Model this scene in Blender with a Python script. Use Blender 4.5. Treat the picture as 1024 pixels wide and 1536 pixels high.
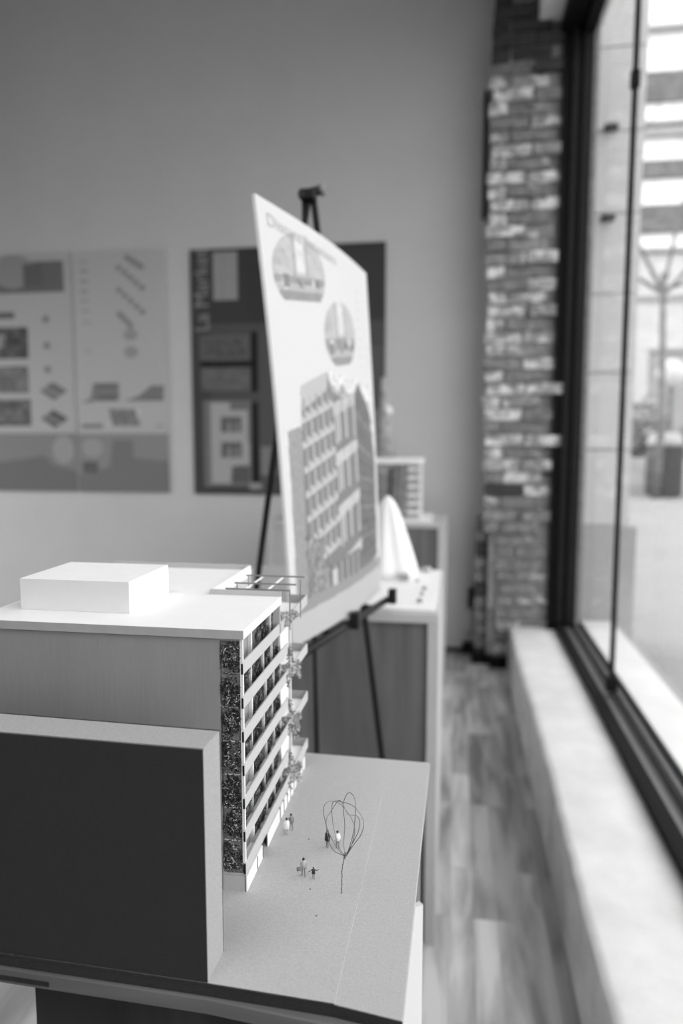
import bpy, math, random
import numpy as np
from mathutils import Vector, Matrix

# ------------------------------------------------------------------ reset
for o in list(bpy.data.objects): bpy.data.objects.remove(o, do_unlink=True)
S = bpy.context.scene
COL = S.collection
R = math.radians

# ------------------------------------------------------------------ camera
cam_d = bpy.data.cameras.new('camera'); cam = bpy.data.objects.new('camera', cam_d)
COL.objects.link(cam); S.camera = cam
cam.location = (0, 0, 1.30)
cam.rotation_euler = (R(90 - 5.895), 0, R(9.146))
cam_d.sensor_fit = 'VERTICAL'; cam_d.sensor_height = 36; cam_d.sensor_width = 24
cam_d.lens = 36 * 1075 / 1536
cam_d.clip_start = 0.02; cam_d.clip_end = 300
cam_d.dof.use_dof = True
cam_d.dof.focus_distance = 0.66
cam_d.dof.aperture_fstop = 3.0
cam_d.dof.aperture_blades = 9

# ------------------------------------------------------------------ world, sun, exposure
W = bpy.data.worlds.new('overcast_sky'); S.world = W; W.use_nodes = True
wn = W.node_tree; wn.nodes.clear()
wo = wn.nodes.new('ShaderNodeOutputWorld'); wb = wn.nodes.new('ShaderNodeBackground')
wt = wn.nodes.new('ShaderNodeTexCoord'); ws = wn.nodes.new('ShaderNodeSeparateXYZ'); wr = wn.nodes.new('ShaderNodeValToRGB')
wn.links.new(wt.outputs['Generated'], ws.inputs[0]); wn.links.new(ws.outputs['Z'], wr.inputs[0])
wr.color_ramp.elements[0].position = 0.0; wr.color_ramp.elements[0].color = (1, 1, 1, 1)
wr.color_ramp.elements[1].position = 0.5; wr.color_ramp.elements[1].color = (1, 1, 1, 1)
wn.links.new(wr.outputs[0], wb.inputs[0]); wb.inputs[1].default_value = 2.3
wn.links.new(wb.outputs[0], wo.inputs[0])
S.view_settings.view_transform = 'Standard'; S.view_settings.look = 'None'
S.view_settings.gamma = 1; S.view_settings.use_curve_mapping = False
S.view_settings.exposure = 0.5

WIN_Y0, WIN_Y1, SILL_Z, HEAD_Z = -1.3, 4.10, 0.23, 3.47
# light portal filling the window opening (guides sky sampling only)
pl = bpy.data.lights.new('window_portal', 'AREA'); pl.shape = 'RECTANGLE'
pl.size = WIN_Y1 - WIN_Y0; pl.size_y = HEAD_Z - SILL_Z
try: pl.cycles.is_portal = True
except Exception: pass
po = bpy.data.objects.new('window_portal', pl); COL.objects.link(po)
po.matrix_world = Matrix.Translation((0.74, (WIN_Y0+WIN_Y1)/2, (SILL_Z+HEAD_Z)/2)) @ Matrix(((0,0,1,0),(1,0,0,0),(0,1,0,0),(0,0,0,1)))

LW = (0.0, 4.2, 0.05, 2.3)      # added window, unseen in the left wall, lets in fill light
pl2 = bpy.data.lights.new('added_window_portal', 'AREA'); pl2.shape = 'RECTANGLE'; pl2.size = LW[1]-LW[0]; pl2.size_y = LW[3]-LW[2]
try: pl2.cycles.is_portal = True
except Exception: pass
po2 = bpy.data.objects.new('added_window_portal', pl2); COL.objects.link(po2)
po2.matrix_world = Matrix.Translation((-3.96, (LW[0]+LW[1])/2, (LW[2]+LW[3])/2)) @ Matrix(((0,0,-1,0),(-1,0,0,0),(0,1,0,0),(0,0,0,1)))

cl = bpy.data.lights.new('added_fill_light', 'AREA'); cl.shape = 'RECTANGLE'; cl.size = 1.2; cl.size_y = 1.2; cl.energy = 26  # added fill lamp overhead, out of view, brightens the model tops
clo = bpy.data.objects.new('added_fill_light', cl); COL.objects.link(clo); clo.location = (-.9, -.5, 4.19)

# ------------------------------------------------------------------ materials
def g3(v): return (v, v, v, 1)
def mat(name, v, rough=.7, var=0, scale=40, stretch=(1,1,1), bump=0, bscale=None, spec=.3, emit=0):
    m = bpy.data.materials.new(name); m.use_nodes = True
    nt = m.node_tree; b = nt.nodes['Principled BSDF']
    b.inputs['Base Color'].default_value = g3(v); b.inputs['Roughness'].default_value = rough
    b.inputs['Specular IOR Level'].default_value = spec
    if emit: b.inputs['Emission Color'].default_value = g3(1); b.inputs['Emission Strength'].default_value = emit
    tc = nt.nodes.new('ShaderNodeTexCoord'); mp = nt.nodes.new('ShaderNodeMapping'); mp.inputs['Scale'].default_value = stretch
    nt.links.new(tc.outputs['Object'], mp.inputs[0])
    if var:
        n = nt.nodes.new('ShaderNodeTexNoise'); n.inputs['Scale'].default_value = scale; n.inputs['Detail'].default_value = 6; n.inputs['Roughness'].default_value = .65
        r = nt.nodes.new('ShaderNodeValToRGB'); nt.links.new(mp.outputs[0], n.inputs[0]); nt.links.new(n.outputs[0], r.inputs[0])
        r.color_ramp.elements[0].position = .3; r.color_ramp.elements[1].position = .7
        r.color_ramp.elements[0].color = g3(max(0, v*(1-var))); r.color_ramp.elements[1].color = g3(min(.95, v*(1+var)))
        nt.links.new(r.outputs[0], b.inputs['Base Color'])
    if bump:
        n2 = nt.nodes.new('ShaderNodeTexNoise'); n2.inputs['Scale'].default_value = bscale or scale; n2.inputs['Detail'].default_value = 4
        bp = nt.nodes.new('ShaderNodeBump'); bp.inputs['Strength'].default_value = bump; bp.inputs['Distance'].default_value = .002
        nt.links.new(mp.outputs[0], n2.inputs[0]); nt.links.new(n2.outputs[0], bp.inputs['Height']); nt.links.new(bp.outputs[0], b.inputs['Normal'])
    return m
def mat_attr(name, rough=.6, spec=.3):
    m = bpy.data.materials.new(name); m.use_nodes = True; nt = m.node_tree; b = nt.nodes['Principled BSDF']
    a = nt.nodes.new('ShaderNodeAttribute'); a.attribute_name = 'Col'
    nt.links.new(a.outputs['Color'], b.inputs['Base Color']); b.inputs['Roughness'].default_value = rough
    b.inputs['Specular IOR Level'].default_value = spec
    return m

M = {}
M['wall'] = mat('painted_wall', 0.5, .8, .03, 3, bump=.05, bscale=60)
M['ceil'] = mat('painted_ceiling', .6, .9)
M['plaster'] = mat('soffit_plaster', .75, .8, .05, 5)
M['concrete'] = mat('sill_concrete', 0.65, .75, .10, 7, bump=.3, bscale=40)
M['concrete_side_shaded'] = mat('sill_face_shaded', 0.4, .85, .22, 9, bump=.3, bscale=40)  # sill concrete on its room face, shade put into the darker colour
M['black_metal'] = mat('black_painted_metal', 0.006, .6, .2, 20, spec=.12)
M['dark_metal'] = mat('dark_grey_metal', 0.01, .55, .2, 20, spec=.15)
M['mid_metal'] = mat('anodised_grey_metal', 0.22, .4, .1, 20)
M['easel'] = mat('black_easel_metal', .008, .5)
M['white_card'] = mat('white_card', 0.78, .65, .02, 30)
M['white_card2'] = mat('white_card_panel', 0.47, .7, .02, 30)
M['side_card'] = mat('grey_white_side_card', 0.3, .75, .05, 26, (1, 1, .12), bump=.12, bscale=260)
M['grey_card'] = mat('grey_chipboard', 0.33, .85, .10, 420, bump=.12, bscale=900)
M['grey_card_light'] = mat('light_chipboard', 0.385, .85, .10, 500, bump=.1, bscale=900)
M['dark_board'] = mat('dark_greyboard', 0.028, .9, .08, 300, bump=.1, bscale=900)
M['card_edge'] = mat('dark_board_edge', .03, .9, .5, 800, (.3,.3,3))
M['edge_grey'] = mat('grey_card_edge', .42, .8, .05, 60)
M['card_line'] = mat('pale_card_edge', .75, .8)
M['moss_back'] = mat('moss_backing', 0.22, .95, .35, 500)
M['moss_back2'] = mat('moss_backing_dark', .13, .95, .5, 350)
M['moss_dark'] = mat('moss_dark', .03, .9, .5, 300)
M['moss_mid'] = mat('moss_mid', .15, .9, .4, 300)
M['moss_light'] = mat('moss_light', .55, .9, .3, 300)
M['foliage_pale'] = mat('pale_model_foliage', .45, .9, .35, 300)
M['foliage_grey'] = mat('grey_model_foliage', .24, .9, .35, 300)
M['window_dark'] = mat('dark_opening', .14, .6)
M['window_grey'] = mat('grey_opening', .30, .6)
M['slot_black'] = mat('black_slot', .01, .8)
M['pergola'] = mat('pergola_strip', .22, .6, .1, 60)
M['wire'] = mat('steel_wire', 0.25, .3, spec=.6); M['wire'].node_tree.nodes['Principled BSDF'].inputs['Metallic'].default_value = .8
M['plinth_edge'] = mat('pale_plinth_edge', 0.44, .5, .06, 12)
M['plinth_light'] = mat('pale_plinth_panel', 0.42, .6, .05, 5)
M['foam_white'] = mat('white_foam_board', 0.7, .6)
M['skin'] = mat('figure_skin', .42, .7)
M['fig_dark'] = mat('figure_dark', .035, .8); M['fig_mid'] = mat('figure_mid', .2, .8); M['fig_white'] = mat('figure_white', .8, .8); M['fig_light'] = mat('figure_light_grey', .42, .8)
M['ext_wall'] = mat('pale_stone_panel', 0.55, .8, .06, 2)
M['ext_joint'] = mat('stone_joint', 0.3, .9)
M['ext_base'] = mat('grey_base_stone', 0.38, .8, .12, 3)
M['ext_ledge'] = mat('pale_stone_ledge', 0.68, .8, .08, 4)
M['pavement'] = mat('pavement_concrete', 0.29, .85, .07, .7)
M['curb'] = mat('pale_curb', 0.45, .85)
M['facade_white'] = mat('bright_facade', 0.88, .7, .05, .6)
M['facade_grey'] = mat('grey_facade_band', 0.14, .7, .1, 1)
M['facade_mid'] = mat('mid_facade', 0.34, .7, .2, .8)
M['bark'] = mat('bark', .16, .9, .3, 8)
M['hedge'] = mat('hedge_leaf', .2, .9, .4, 4); M['hedge2'] = mat('hedge_leaf_pale', .35, .9, .4, 4)
M['bin'] = mat('dark_bin', 0.05, .7, .1, 3); M['bin_lid'] = mat('pale_bin_lid', .4, .6)
M['globe'] = mat('white_globe', .6, .4)
M['plastic_white'] = mat('white_plastic', .55, .5); M['plastic_black'] = mat('black_plastic', .01, .5)
M['net'] = mat('pale_netting', .36, .9, .4, 25)
M['spool'] = mat('model_grey', .3, .8, .4, 30)

def wood(name, a, b, scale=6, stretch=(6, 6, .6), rough=.45):
    m = bpy.data.materials.new(name); m.use_nodes = True; nt = m.node_tree; p = nt.nodes['Principled BSDF']
    tc = nt.nodes.new('ShaderNodeTexCoord'); mp = nt.nodes.new('ShaderNodeMapping'); mp.inputs['Scale'].default_value = stretch
    n = nt.nodes.new('ShaderNodeTexNoise'); n.inputs['Scale'].default_value = scale; n.inputs['Detail'].default_value = 7; n.inputs['Distortion'].default_value = 1.2
    r = nt.nodes.new('ShaderNodeValToRGB'); r.color_ramp.elements[0].position = .3; r.color_ramp.elements[1].position = .72
    r.color_ramp.elements[0].color = g3(a); r.color_ramp.elements[1].color = g3(b)
    nt.links.new(tc.outputs['Object'], mp.inputs[0]); nt.links.new(mp.outputs[0], n.inputs[0]); nt.links.new(n.outputs[0], r.inputs[0]); nt.links.new(r.outputs[0], p.inputs['Base Color'])
    p.inputs['Roughness'].default_value = rough; p.inputs['Specular IOR Level'].default_value = .12
    return m
M['walnut_dark'] = wood('near_plinth_walnut', .022, .042, 3, (5, 5, .5))
M['walnut'] = wood('dark_walnut_veneer', .10, .165, 3, (5, 5, .5))
M['oak_edge'] = wood('top_board_edge', .11, .17, 4, (1, 8, 8))

def floor_mat():
    m = bpy.data.materials.new('wood_strip_floor'); m.use_nodes = True; nt = m.node_tree; p = nt.nodes['Principled BSDF']
    L = nt.links.new
    tc = nt.nodes.new('ShaderNodeTexCoord'); mp = nt.nodes.new('ShaderNodeMapping'); mp.inputs['Rotation'].default_value = (0, 0, R(90))
    L(tc.outputs['Object'], mp.inputs[0])
    br = nt.nodes.new('ShaderNodeTexBrick'); br.offset = .37; br.offset_frequency = 3; br.squash = 1
    br.inputs['Scale'].default_value = 1; br.inputs['Brick Width'].default_value = .62; br.inputs['Row Height'].default_value = .064
    br.inputs['Mortar Size'].default_value = .0011; br.inputs['Mortar Smooth'].default_value = .2; br.inputs['Bias'].default_value = 0
    br.inputs['Color1'].default_value = g3(0); br.inputs['Color2'].default_value = g3(1); br.inputs['Mortar'].default_value = g3(.2)
    L(mp.outputs[0], br.inputs['Vector'])
    # grain
    mp2 = nt.nodes.new('ShaderNodeMapping'); mp2.inputs['Scale'].default_value = (6, 1.0, 1); L(tc.outputs['Object'], mp2.inputs[0])
    # shift the grain from plank to plank
    add = nt.nodes.new('ShaderNodeVectorMath'); add.operation = 'MULTIPLY_ADD'; L(br.outputs['Color'], add.inputs[0]); add.inputs[1].default_value = (7, 13, 0); L(mp2.outputs[0], add.inputs[2])
    n = nt.nodes.new('ShaderNodeTexNoise'); n.inputs['Scale'].default_value = 2.6; n.inputs['Detail'].default_value = 5; n.inputs['Distortion'].default_value = .4; L(add.outputs[0], n.inputs[0])
    r1 = nt.nodes.new('ShaderNodeValToRGB'); L(br.outputs['Color'], r1.inputs[0])
    r1.color_ramp.elements[0].color = g3(.24); r1.color_ramp.elements[1].color = g3(.52)
    r2 = nt.nodes.new('ShaderNodeValToRGB'); L(n.outputs[0], r2.inputs[0])
    r2.color_ramp.elements[0].position = .34; r2.color_ramp.elements[0].color = g3(.52); r2.color_ramp.elements[1].position = .6; r2.color_ramp.elements[1].color = g3(1.1)
    mx = nt.nodes.new('ShaderNodeMix'); mx.data_type = 'RGBA'; mx.blend_type = 'MULTIPLY'; mx.inputs[0].default_value = 1
    L(r1.outputs[0], mx.inputs[6]); L(r2.outputs[0], mx.inputs[7]); L(mx.outputs[2], p.inputs['Base Color'])
    p.inputs['Roughness'].default_value = .42; p.inputs['Specular IOR Level'].default_value = .35
    return m
M['floor'] = floor_mat()
def glass_mat():
    m = bpy.data.materials.new('window_glass'); m.use_nodes = True; nt = m.node_tree; nt.nodes.clear()
    o = nt.nodes.new('ShaderNodeOutputMaterial'); t = nt.nodes.new('ShaderNodeBsdfTransparent'); t.inputs[0].default_value = g3(.96)
    gl = nt.nodes.new('ShaderNodeBsdfGlossy'); gl.inputs['Roughness'].default_value = .02
    lw = nt.nodes.new('ShaderNodeLayerWeight'); lw.inputs[0].default_value = .5
    pw = nt.nodes.new('ShaderNodeMath'); pw.operation = 'POWER'; pw.inputs[1].default_value = 5; nt.links.new(lw.outputs['Facing'], pw.inputs[0])
    f = nt.nodes.new('ShaderNodeMath'); f.operation = 'MULTIPLY_ADD'; f.inputs[1].default_value = .35; f.inputs[2].default_value = .03; nt.links.new(pw.outputs[0], f.inputs[0])
    mx = nt.nodes.new('ShaderNodeMixShader'); nt.links.new(f.outputs[0], mx.inputs[0]); nt.links.new(t.outputs[0], mx.inputs[1]); nt.links.new(gl.outputs[0], mx.inputs[2]); nt.links.new(mx.outputs[0], o.inputs[0])
    return m
M['glass'] = glass_mat()
M['print'] = mat_attr('printed_sheet', .55, .3)
M['print_matte'] = mat_attr('printed_paper', .85, .1)

# ------------------------------------------------------------------ geometry helpers
class G:
    """collects faces with a material slot each"""
    def __init__(s): s.v=[]; s.f=[]; s.m=[]
    def add(s, v, f, m=0):
        n=len(s.v); s.v += [tuple(p) for p in v]; s.f += [tuple(i+n for i in q) for q in f]; s.m += [m]*len(f); return s
    def box(s, x0,x1,y0,y1,z0,z1, m=0):
        v=[(x0,y0,z0),(x1,y0,z0),(x1,y1,z0),(x0,y1,z0),(x0,y0,z1),(x1,y0,z1),(x1,y1,z1),(x0,y1,z1)]
        return s.add(v, [(0,3,2,1),(4,5,6,7),(0,1,5,4),(1,2,6,5),(2,3,7,6),(3,0,4,7)], m)
    def prism(s, pts, z0, z1, m=0):
        n=len(pts); v=[(x,y,z0) for x,y in pts]+[(x,y,z1) for x,y in pts]
        return s.add(v, [tuple(range(n))[::-1], tuple(range(n,2*n))]+[(i,(i+1)%n,n+(i+1)%n,n+i) for i in range(n)], m)
    def tube(s, pts, r, n=8, m=0, r2=None, caps=True):
        pts=[Vector(p) for p in pts]; k=len(pts); rr=[r+( (r2 if r2 is not None else r)-r)*i/(k-1) for i in range(k)]
        ref=None; v=[]
        for i,p in enumerate(pts):
            t=(pts[min(i+1,k-1)]-pts[max(i-1,0)]).normalized()
            if ref is None: ref = t.orthogonal().normalized()
            a=(ref-t*ref.dot(t)).normalized(); b=t.cross(a); ref=a
            v += [p+(a*math.cos(2*math.pi*j/n)+b*math.sin(2*math.pi*j/n))*rr[i] for j in range(n)]
        f=[(i*n+j,i*n+(j+1)%n,(i+1)*n+(j+1)%n,(i+1)*n+j) for i in range(k-1) for j in range(n)]
        if caps: f += [tuple(range(n))[::-1], tuple(range((k-1)*n,k*n))]
        return s.add(v,f,m)
    def lathe(s, prof, c, n=24, m=0):
        v=[]; k=len(prof)
        for r,z in prof: v += [(c[0]+r*math.cos(2*math.pi*j/n), c[1]+r*math.sin(2*math.pi*j/n), c[2]+z) for j in range(n)]
        f=[(i*n+j,i*n+(j+1)%n,(i+1)*n+(j+1)%n,(i+1)*n+j) for i in range(k-1) for j in range(n)]
        f += [tuple(range(n))[::-1], tuple(range((k-1)*n,k*n))]
        return s.add(v,f,m)

def link(name, me, parent=None, loc=(0,0,0)):
    o = bpy.data.objects.new(name, me); COL.objects.link(o); o.location = loc
    if parent: o.parent = parent
    return o
def org(o):
    p = Vector((0,0,0))
    while o: p += o.location; o = o.parent
    return p
def obj(name, g, mats, parent=None, origin=None, smooth=False, bevel=0, label=None):
    """vertices are given in world coordinates; origin puts the object's own origin there"""
    base = org(parent) if parent else Vector((0,0,0))
    o0 = Vector(origin) if origin is not None else base
    me = bpy.data.meshes.new(name)
    me.from_pydata([tuple(Vector(v)-o0) for v in g.v], [], g.f)
    for m in (mats if isinstance(mats,(list,tuple)) else [mats]): me.materials.append(M[m] if isinstance(m,str) else m)
    me.polygons.foreach_set('material_index', g.m)
    if smooth: me.polygons.foreach_set('use_smooth', [True]*len(g.f))
    me.update()
    o = link(name, me, parent, o0-base)
    if bevel:
        b = o.modifiers.new('bevel','BEVEL'); b.width = bevel; b.segments = 2; b.limit_method = 'ANGLE'
    if label: o['label'] = label
    return o
def tag(o, label, cat, group=None, kind=None):
    o['label']=label; o['category']=cat
    if group: o['group']=group
    if kind: o['kind']=kind
    return o
def thing(name, label, cat, loc, group=None, kind=None):
    o = bpy.data.objects.new(name, None); COL.objects.link(o); o.location = loc; o.empty_display_size = .05
    return tag(o, label, cat, group, kind)
def struct(name, g, mats, parent=None, **k):
    o = obj(name, g, mats, parent, **k)
    if not parent: o['kind']='structure'
    return o
def bx(*a, m=0): return G().box(*a, m=m)

class Canvas:
    def __init__(s,w,h,v):
        s.w,s.h=w,h; s.a=np.full((h,w),float(v)); s.U,s.V=np.meshgrid((np.arange(w)+.5)/w,(np.arange(h)+.5)/h)
    def poly(s,pts,val,mode='set'):
        U,V=s.U,s.V; ins=np.zeros(U.shape,bool); n=len(pts)
        for i in range(n):
            x1,y1=pts[i]; x2,y2=pts[(i+1)%n]
            if y1==y2: continue
            c=((y1>V)!=(y2>V)) & (U < (x2-x1)*(V-y1)/(y2-y1)+x1); ins ^= c
        s._w(ins,val); return ins
    def rect(s,u0,u1,v0,v1,val): s._w((s.U>=u0)&(s.U<=u1)&(s.V>=v0)&(s.V<=v1),val)
    def ell(s,cu,cv,ru,rv,val,cut=None):
        i=((s.U-cu)/ru)**2+((s.V-cv)/rv)**2<1
        if cut is not None: i &= s.V>cut
        s._w(i,val); return i
    def _w(s,i,val): s.a[i]=val
    def clip(s,ins,f):
        keep=s.a.copy(); f(); keep[ins]=s.a[ins]; s.a=keep
    def line(s,a,b,wd,val):
        a=np.array(a);b=np.array(b);d=b-a;L2=d@d
        t=np.clip(((s.U-a[0])*d[0]+(s.V-a[1])*d[1])/L2,0,1)
        s._w((s.U-a[0]-t*d[0])**2+(s.V-a[1]-t*d[1])**2<wd*wd,val)
    def noise(s,u0,u1,v0,v1,amp,cell=4,seed=0):
        r=np.random.RandomState(seed).rand(s.h//cell+2,s.w//cell+2); n=np.kron(r,np.ones((cell,cell)))[:s.h,:s.w]
        i=(s.U>=u0)&(s.U<=u1)&(s.V>=v0)&(s.V<=v1); s.a[i]*=(1+amp*(n[i]*2-1))
def sheet(name, cv, surf, parent, material, back, thick, o0, tone=1):
    """a printed board: front grid carrying the print, plain back and edges"""
    w,h=cv.w,cv.h; us=np.linspace(0,1,w+1); vs=np.linspace(0,1,h+1); g=G()
    P=[surf(u,v,0) for v in vs for u in us]
    F=[(j*(w+1)+i,j*(w+1)+i+1,(j+1)*(w+1)+i+1,(j+1)*(w+1)+i) for j in range(h) for i in range(w)]
    g.add(P,F,0)
    K=24; bp=[surf(i/K,j/K,-thick) for j in range(K+1) for i in range(K+1)]
    g.add(bp,[(j*(K+1)+i,(j+1)*(K+1)+i,(j+1)*(K+1)+i+1,j*(K+1)+i+1) for j in range(K) for i in range(K)],1)
    ring=[(i/K,0) for i in range(K)]+[(1,i/K) for i in range(K)]+[(1-i/K,1) for i in range(K)]+[(0,1-i/K) for i in range(K)]
    n=len(ring); g.add([surf(u,v,0) for u,v in ring]+[surf(u,v,-thick) for u,v in ring],[(i,n+i,n+(i+1)%n,(i+1)%n) for i in range(n)],1)
    o=obj(name,g,[material,back],parent,origin=o0)
    me=o.data; at=me.color_attributes.new('Col','FLOAT_COLOR','CORNER')
    col=np.ones((len(me.loops),4),np.float32)
    vals=np.clip(cv.a.reshape(-1)*tone,0,.95); col[:len(F)*4,:3]=np.repeat(vals,4)[:,None]; col[len(F)*4:,:3]=.8
    at.data.foreach_set('color',col.ravel())
    return o
def text_mesh(txt, size, spacing=1.0):
    c=bpy.data.curves.new('lettering','FONT'); c.body=txt; c.size=size; c.align_x='LEFT'; c.space_character=spacing
    o=bpy.data.objects.new('lettering_tmp',c); COL.objects.link(o); bpy.context.view_layer.update()
    dg=bpy.context.evaluated_depsgraph_get(); me=bpy.data.meshes.new_from_object(o.evaluated_get(dg))
    bpy.data.objects.remove(o,do_unlink=True)
    return me

# ================================================================== ROOM
FY=4.36
struct('floor', bx(-3.85,.42,-4,FY+.2,-.1,0), 'floor')
struct('wall_back', bx(-3.85,.70,FY,FY+.12,0,4.3), 'wall')
a,b_,c_,d_=LW
struct('wall_left', G().box(-3.95,-3.85,-4,a,0,4.3).box(-3.95,-3.85,b_,FY,0,4.3).box(-3.95,-3.85,a,b_,0,c_).box(-3.95,-3.85,a,b_,d_,4.3), 'wall')
w2=struct('window_added_fill', G().box(-3.94,-3.88,a,a+.05,c_,d_).box(-3.94,-3.88,b_-.05,b_,c_,d_).box(-3.94,-3.88,a+.05,b_-.05,c_,c_+.05).box(-3.94,-3.88,a+.05,b_-.05,d_-.05,d_), 'black_metal')  # made-up unseen window, added for its light on floor and wall
struct('pane', bx(-3.912,-3.908,a+.05,b_-.05,c_+.05,d_-.05), 'glass', w2)
struct('wall_front', bx(-3.85,.7,-4.1,-4,0,4.3), 'wall')
struct('ceiling', bx(-3.95,.9,-4.1,FY+.12,4.3,4.4), 'ceil')
struct('wall_right', bx(.31,.72,-4,WIN_Y0,0,4.3), 'wall')
struct('trim_fill_light_panel', G().box(-1.52,-.28,-1.12,.12,4.22,4.299), 'plaster')  # added unseen housing above the fill lamp
struct('trim_header', bx(.385,.72,WIN_Y0,FY,HEAD_Z,4.3), 'plaster')
g=bx(.31,.56,WIN_Y0,4.2,0,SILL_Z); 
# worn, slightly wandering concrete sill
def sill():
    g=G(); n=90; r=random.Random(4); ys=[WIN_Y0+(4.22-WIN_Y0)*i/n for i in range(n+1)]
    prof=[]; v=[]
    for i,y in enumerate(ys):
        w=.004*math.sin(y*3.1)+r.uniform(-.002,.002); z=SILL_Z+.003*math.sin(y*2.3+1)+r.uniform(-.0015,.0015)
        row=[(.296+w*.4,0),(.304+w,.10),(.308+w,z-.018),(.314+w,z-.004),(.330+w,z),(.45,z+.002),(.60,z)]
        v+=[(x,y,zz) for x,zz in row]+[(.60,y,0)]
    k=8; f=[(i*k+j,(i+1)*k+j,(i+1)*k+j+1,i*k+j+1) for i in range(n) for j in range(k-1)]+[tuple(range(k)),tuple(range(n*k,n*k+k))[::-1]]
    ms=[]
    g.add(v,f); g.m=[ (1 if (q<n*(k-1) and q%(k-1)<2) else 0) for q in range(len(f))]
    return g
struct('window_sill', sill(), ['concrete','concrete_side_shaded'], smooth=True)['kind']='structure'

# brick pier at the end of the window -----------------------------------------
def brick_pier():
    g=G(); r=random.Random(11); H0=.070; z=0; row=0
    g.box(.185,.70,4.13,4.358,0,4.29,m=4)                 # mortar core
    while z<4.25:
        low=z<.74
        x=(.225 if low else .142)+r.uniform(-.012,.014)
        off=.11 if row%2 else 0; first=True
        xr=.60
        while x<xr:
            w=.215-(off if first else 0); first=False
            x1=min(x+w,xr+.05)
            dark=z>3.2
            # rough old bricks, patchy remains of pale paint towards the edges
            p=r.random(); edge = (x<.20 or .34<x<.45)
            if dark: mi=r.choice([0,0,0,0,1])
            elif edge and 1.0<z<2.9: mi=3 if p<.55 else (2 if p<.8 else 1)
            else: mi=3 if p<.06 else (2 if p<.40 else (1 if p<.93 else 0))
            dx=[r.uniform(-.006,.006) for _ in range(4)]; dy=4.10+r.uniform(-.022,.016)
            if x>.43: dy+=.05
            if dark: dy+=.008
            zz=z+r.uniform(-.003,.003); h=H0-.012+r.uniform(-.003,.003)
            a=x+.005; b=x1-.007
            v=[(a+dx[0],dy+r.uniform(0,.008),zz),(b+dx[1],dy+r.uniform(0,.008),zz),(b,4.15,zz),(a,4.15,zz),
               (a+dx[2],dy+r.uniform(0,.008),zz+h),(b+dx[3],dy+r.uniform(0,.008),zz+h),(b,4.15,zz+h),(a,4.15,zz+h)]
            g.add(v,[(0,3,2,1),(4,5,6,7),(0,1,5,4),(1,2,6,5),(2,3,7,6),(3,0,4,7)],mi)
            x=x1
        z+=H0; row+=1
    return g
def brick_mat(name,v,pale,thr):
    m=mat(name,v,.95,.45,22,bump=.7,bscale=50); nt=m.node_tree; b=nt.nodes['Principled BSDF']
    src=b.inputs['Base Color'].links[0].from_socket
    n=nt.nodes.new('ShaderNodeTexNoise'); n.inputs['Scale'].default_value=13; n.inputs['Detail'].default_value=5; n.inputs['Roughness'].default_value=.7
    mp=nt.nodes.new('ShaderNodeMapping'); mp.inputs['Scale'].default_value=(1,1,1.6); tc=nt.nodes.new('ShaderNodeTexCoord'); nt.links.new(tc.outputs['Object'],mp.inputs[0]); nt.links.new(mp.outputs[0],n.inputs[0])
    r=nt.nodes.new('ShaderNodeValToRGB'); r.color_ramp.elements[0].position=thr; r.color_ramp.elements[1].position=thr+.07; nt.links.new(n.outputs[0],r.inputs[0])
    mx=nt.nodes.new('ShaderNodeMix'); mx.data_type='RGBA'; nt.links.new(r.outputs[0],mx.inputs[0]); nt.links.new(src,mx.inputs[6]); mx.inputs[7].default_value=g3(pale); nt.links.new(mx.outputs[2],b.inputs['Base Color'])
    return m
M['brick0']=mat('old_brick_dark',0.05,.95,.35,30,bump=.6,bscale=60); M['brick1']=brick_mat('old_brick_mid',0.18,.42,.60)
M['brick2']=brick_mat('old_brick_pale',0.22,.55,.54); M['brick3']=brick_mat('old_brick_painted',0.3,.66,.49); M['mortar']=mat('lime_mortar',.24,.95,.3,30,bump=.5,bscale=50)
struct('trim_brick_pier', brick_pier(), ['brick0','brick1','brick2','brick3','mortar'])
def brick_strip():
    g=G(); r=random.Random(5); z=0; g.box(.122,.182,4.20,4.358,0,.80,m=1)
    while z<.78:
        g.box(.116+r.uniform(-.004,.004),.180+r.uniform(-.004,.004),4.17+r.uniform(0,.012),4.25,z,z+.066,m=r.choice([0,0,1])); z+=.078
    return g
struct('trim_brick_offset', brick_strip(), ['brick1','brick0'])
struct('trim_pier_base', G().box(.10,.21,4.11,4.165,0,.055).box(.20,.30,4.04,4.085,0,.06), 'black_metal')
struct('trim_conduit', bx(.118,.136,4.32,4.358,2.55,3.24), 'black_metal')
g=G().box(-3.85,.11,4.335,4.358,0,.02)
struct('baseboard_back', g.box(.05,.12,4.30,4.358,0,.06), 'dark_metal')

# window: frame, mullion, glass ------------------------------------------------
g=G()
g.box(.560,.600,WIN_Y0,4.2,SILL_Z,SILL_Z+.035,m=0)
g.box(.600,.640,WIN_Y0,4.2,SILL_Z,SILL_Z+.022,m=2)
g.box(.640,.655,WIN_Y0,4.2,SILL_Z,SILL_Z+.050,m=1)
g.box(.655,.700,WIN_Y0,4.2,SILL_Z-.01,SILL_Z+.012,m=2)
g.box(.700,.715,WIN_Y0,4.2,SILL_Z-.01,SILL_Z+.030,m=1)
# far jamb with its stepped profile
g.box(.515,.560,4.085,4.2,SILL_Z-.02,HEAD_Z,m=0); g.box(.560,.590,4.06,4.2,SILL_Z,HEAD_Z,m=1); g.box(.590,.612,4.07,4.2,SILL_Z,HEAD_Z,m=0); g.box(.612,.660,4.05,4.2,SILL_Z,HEAD_Z,m=1)
# head
g.box(.50,.61,WIN_Y0,4.2,HEAD_Z-.07,HEAD_Z-.001,m=0); g.box(.61,.665,WIN_Y0,4.2,HEAD_Z-.10,HEAD_Z-.001,m=0)
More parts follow.
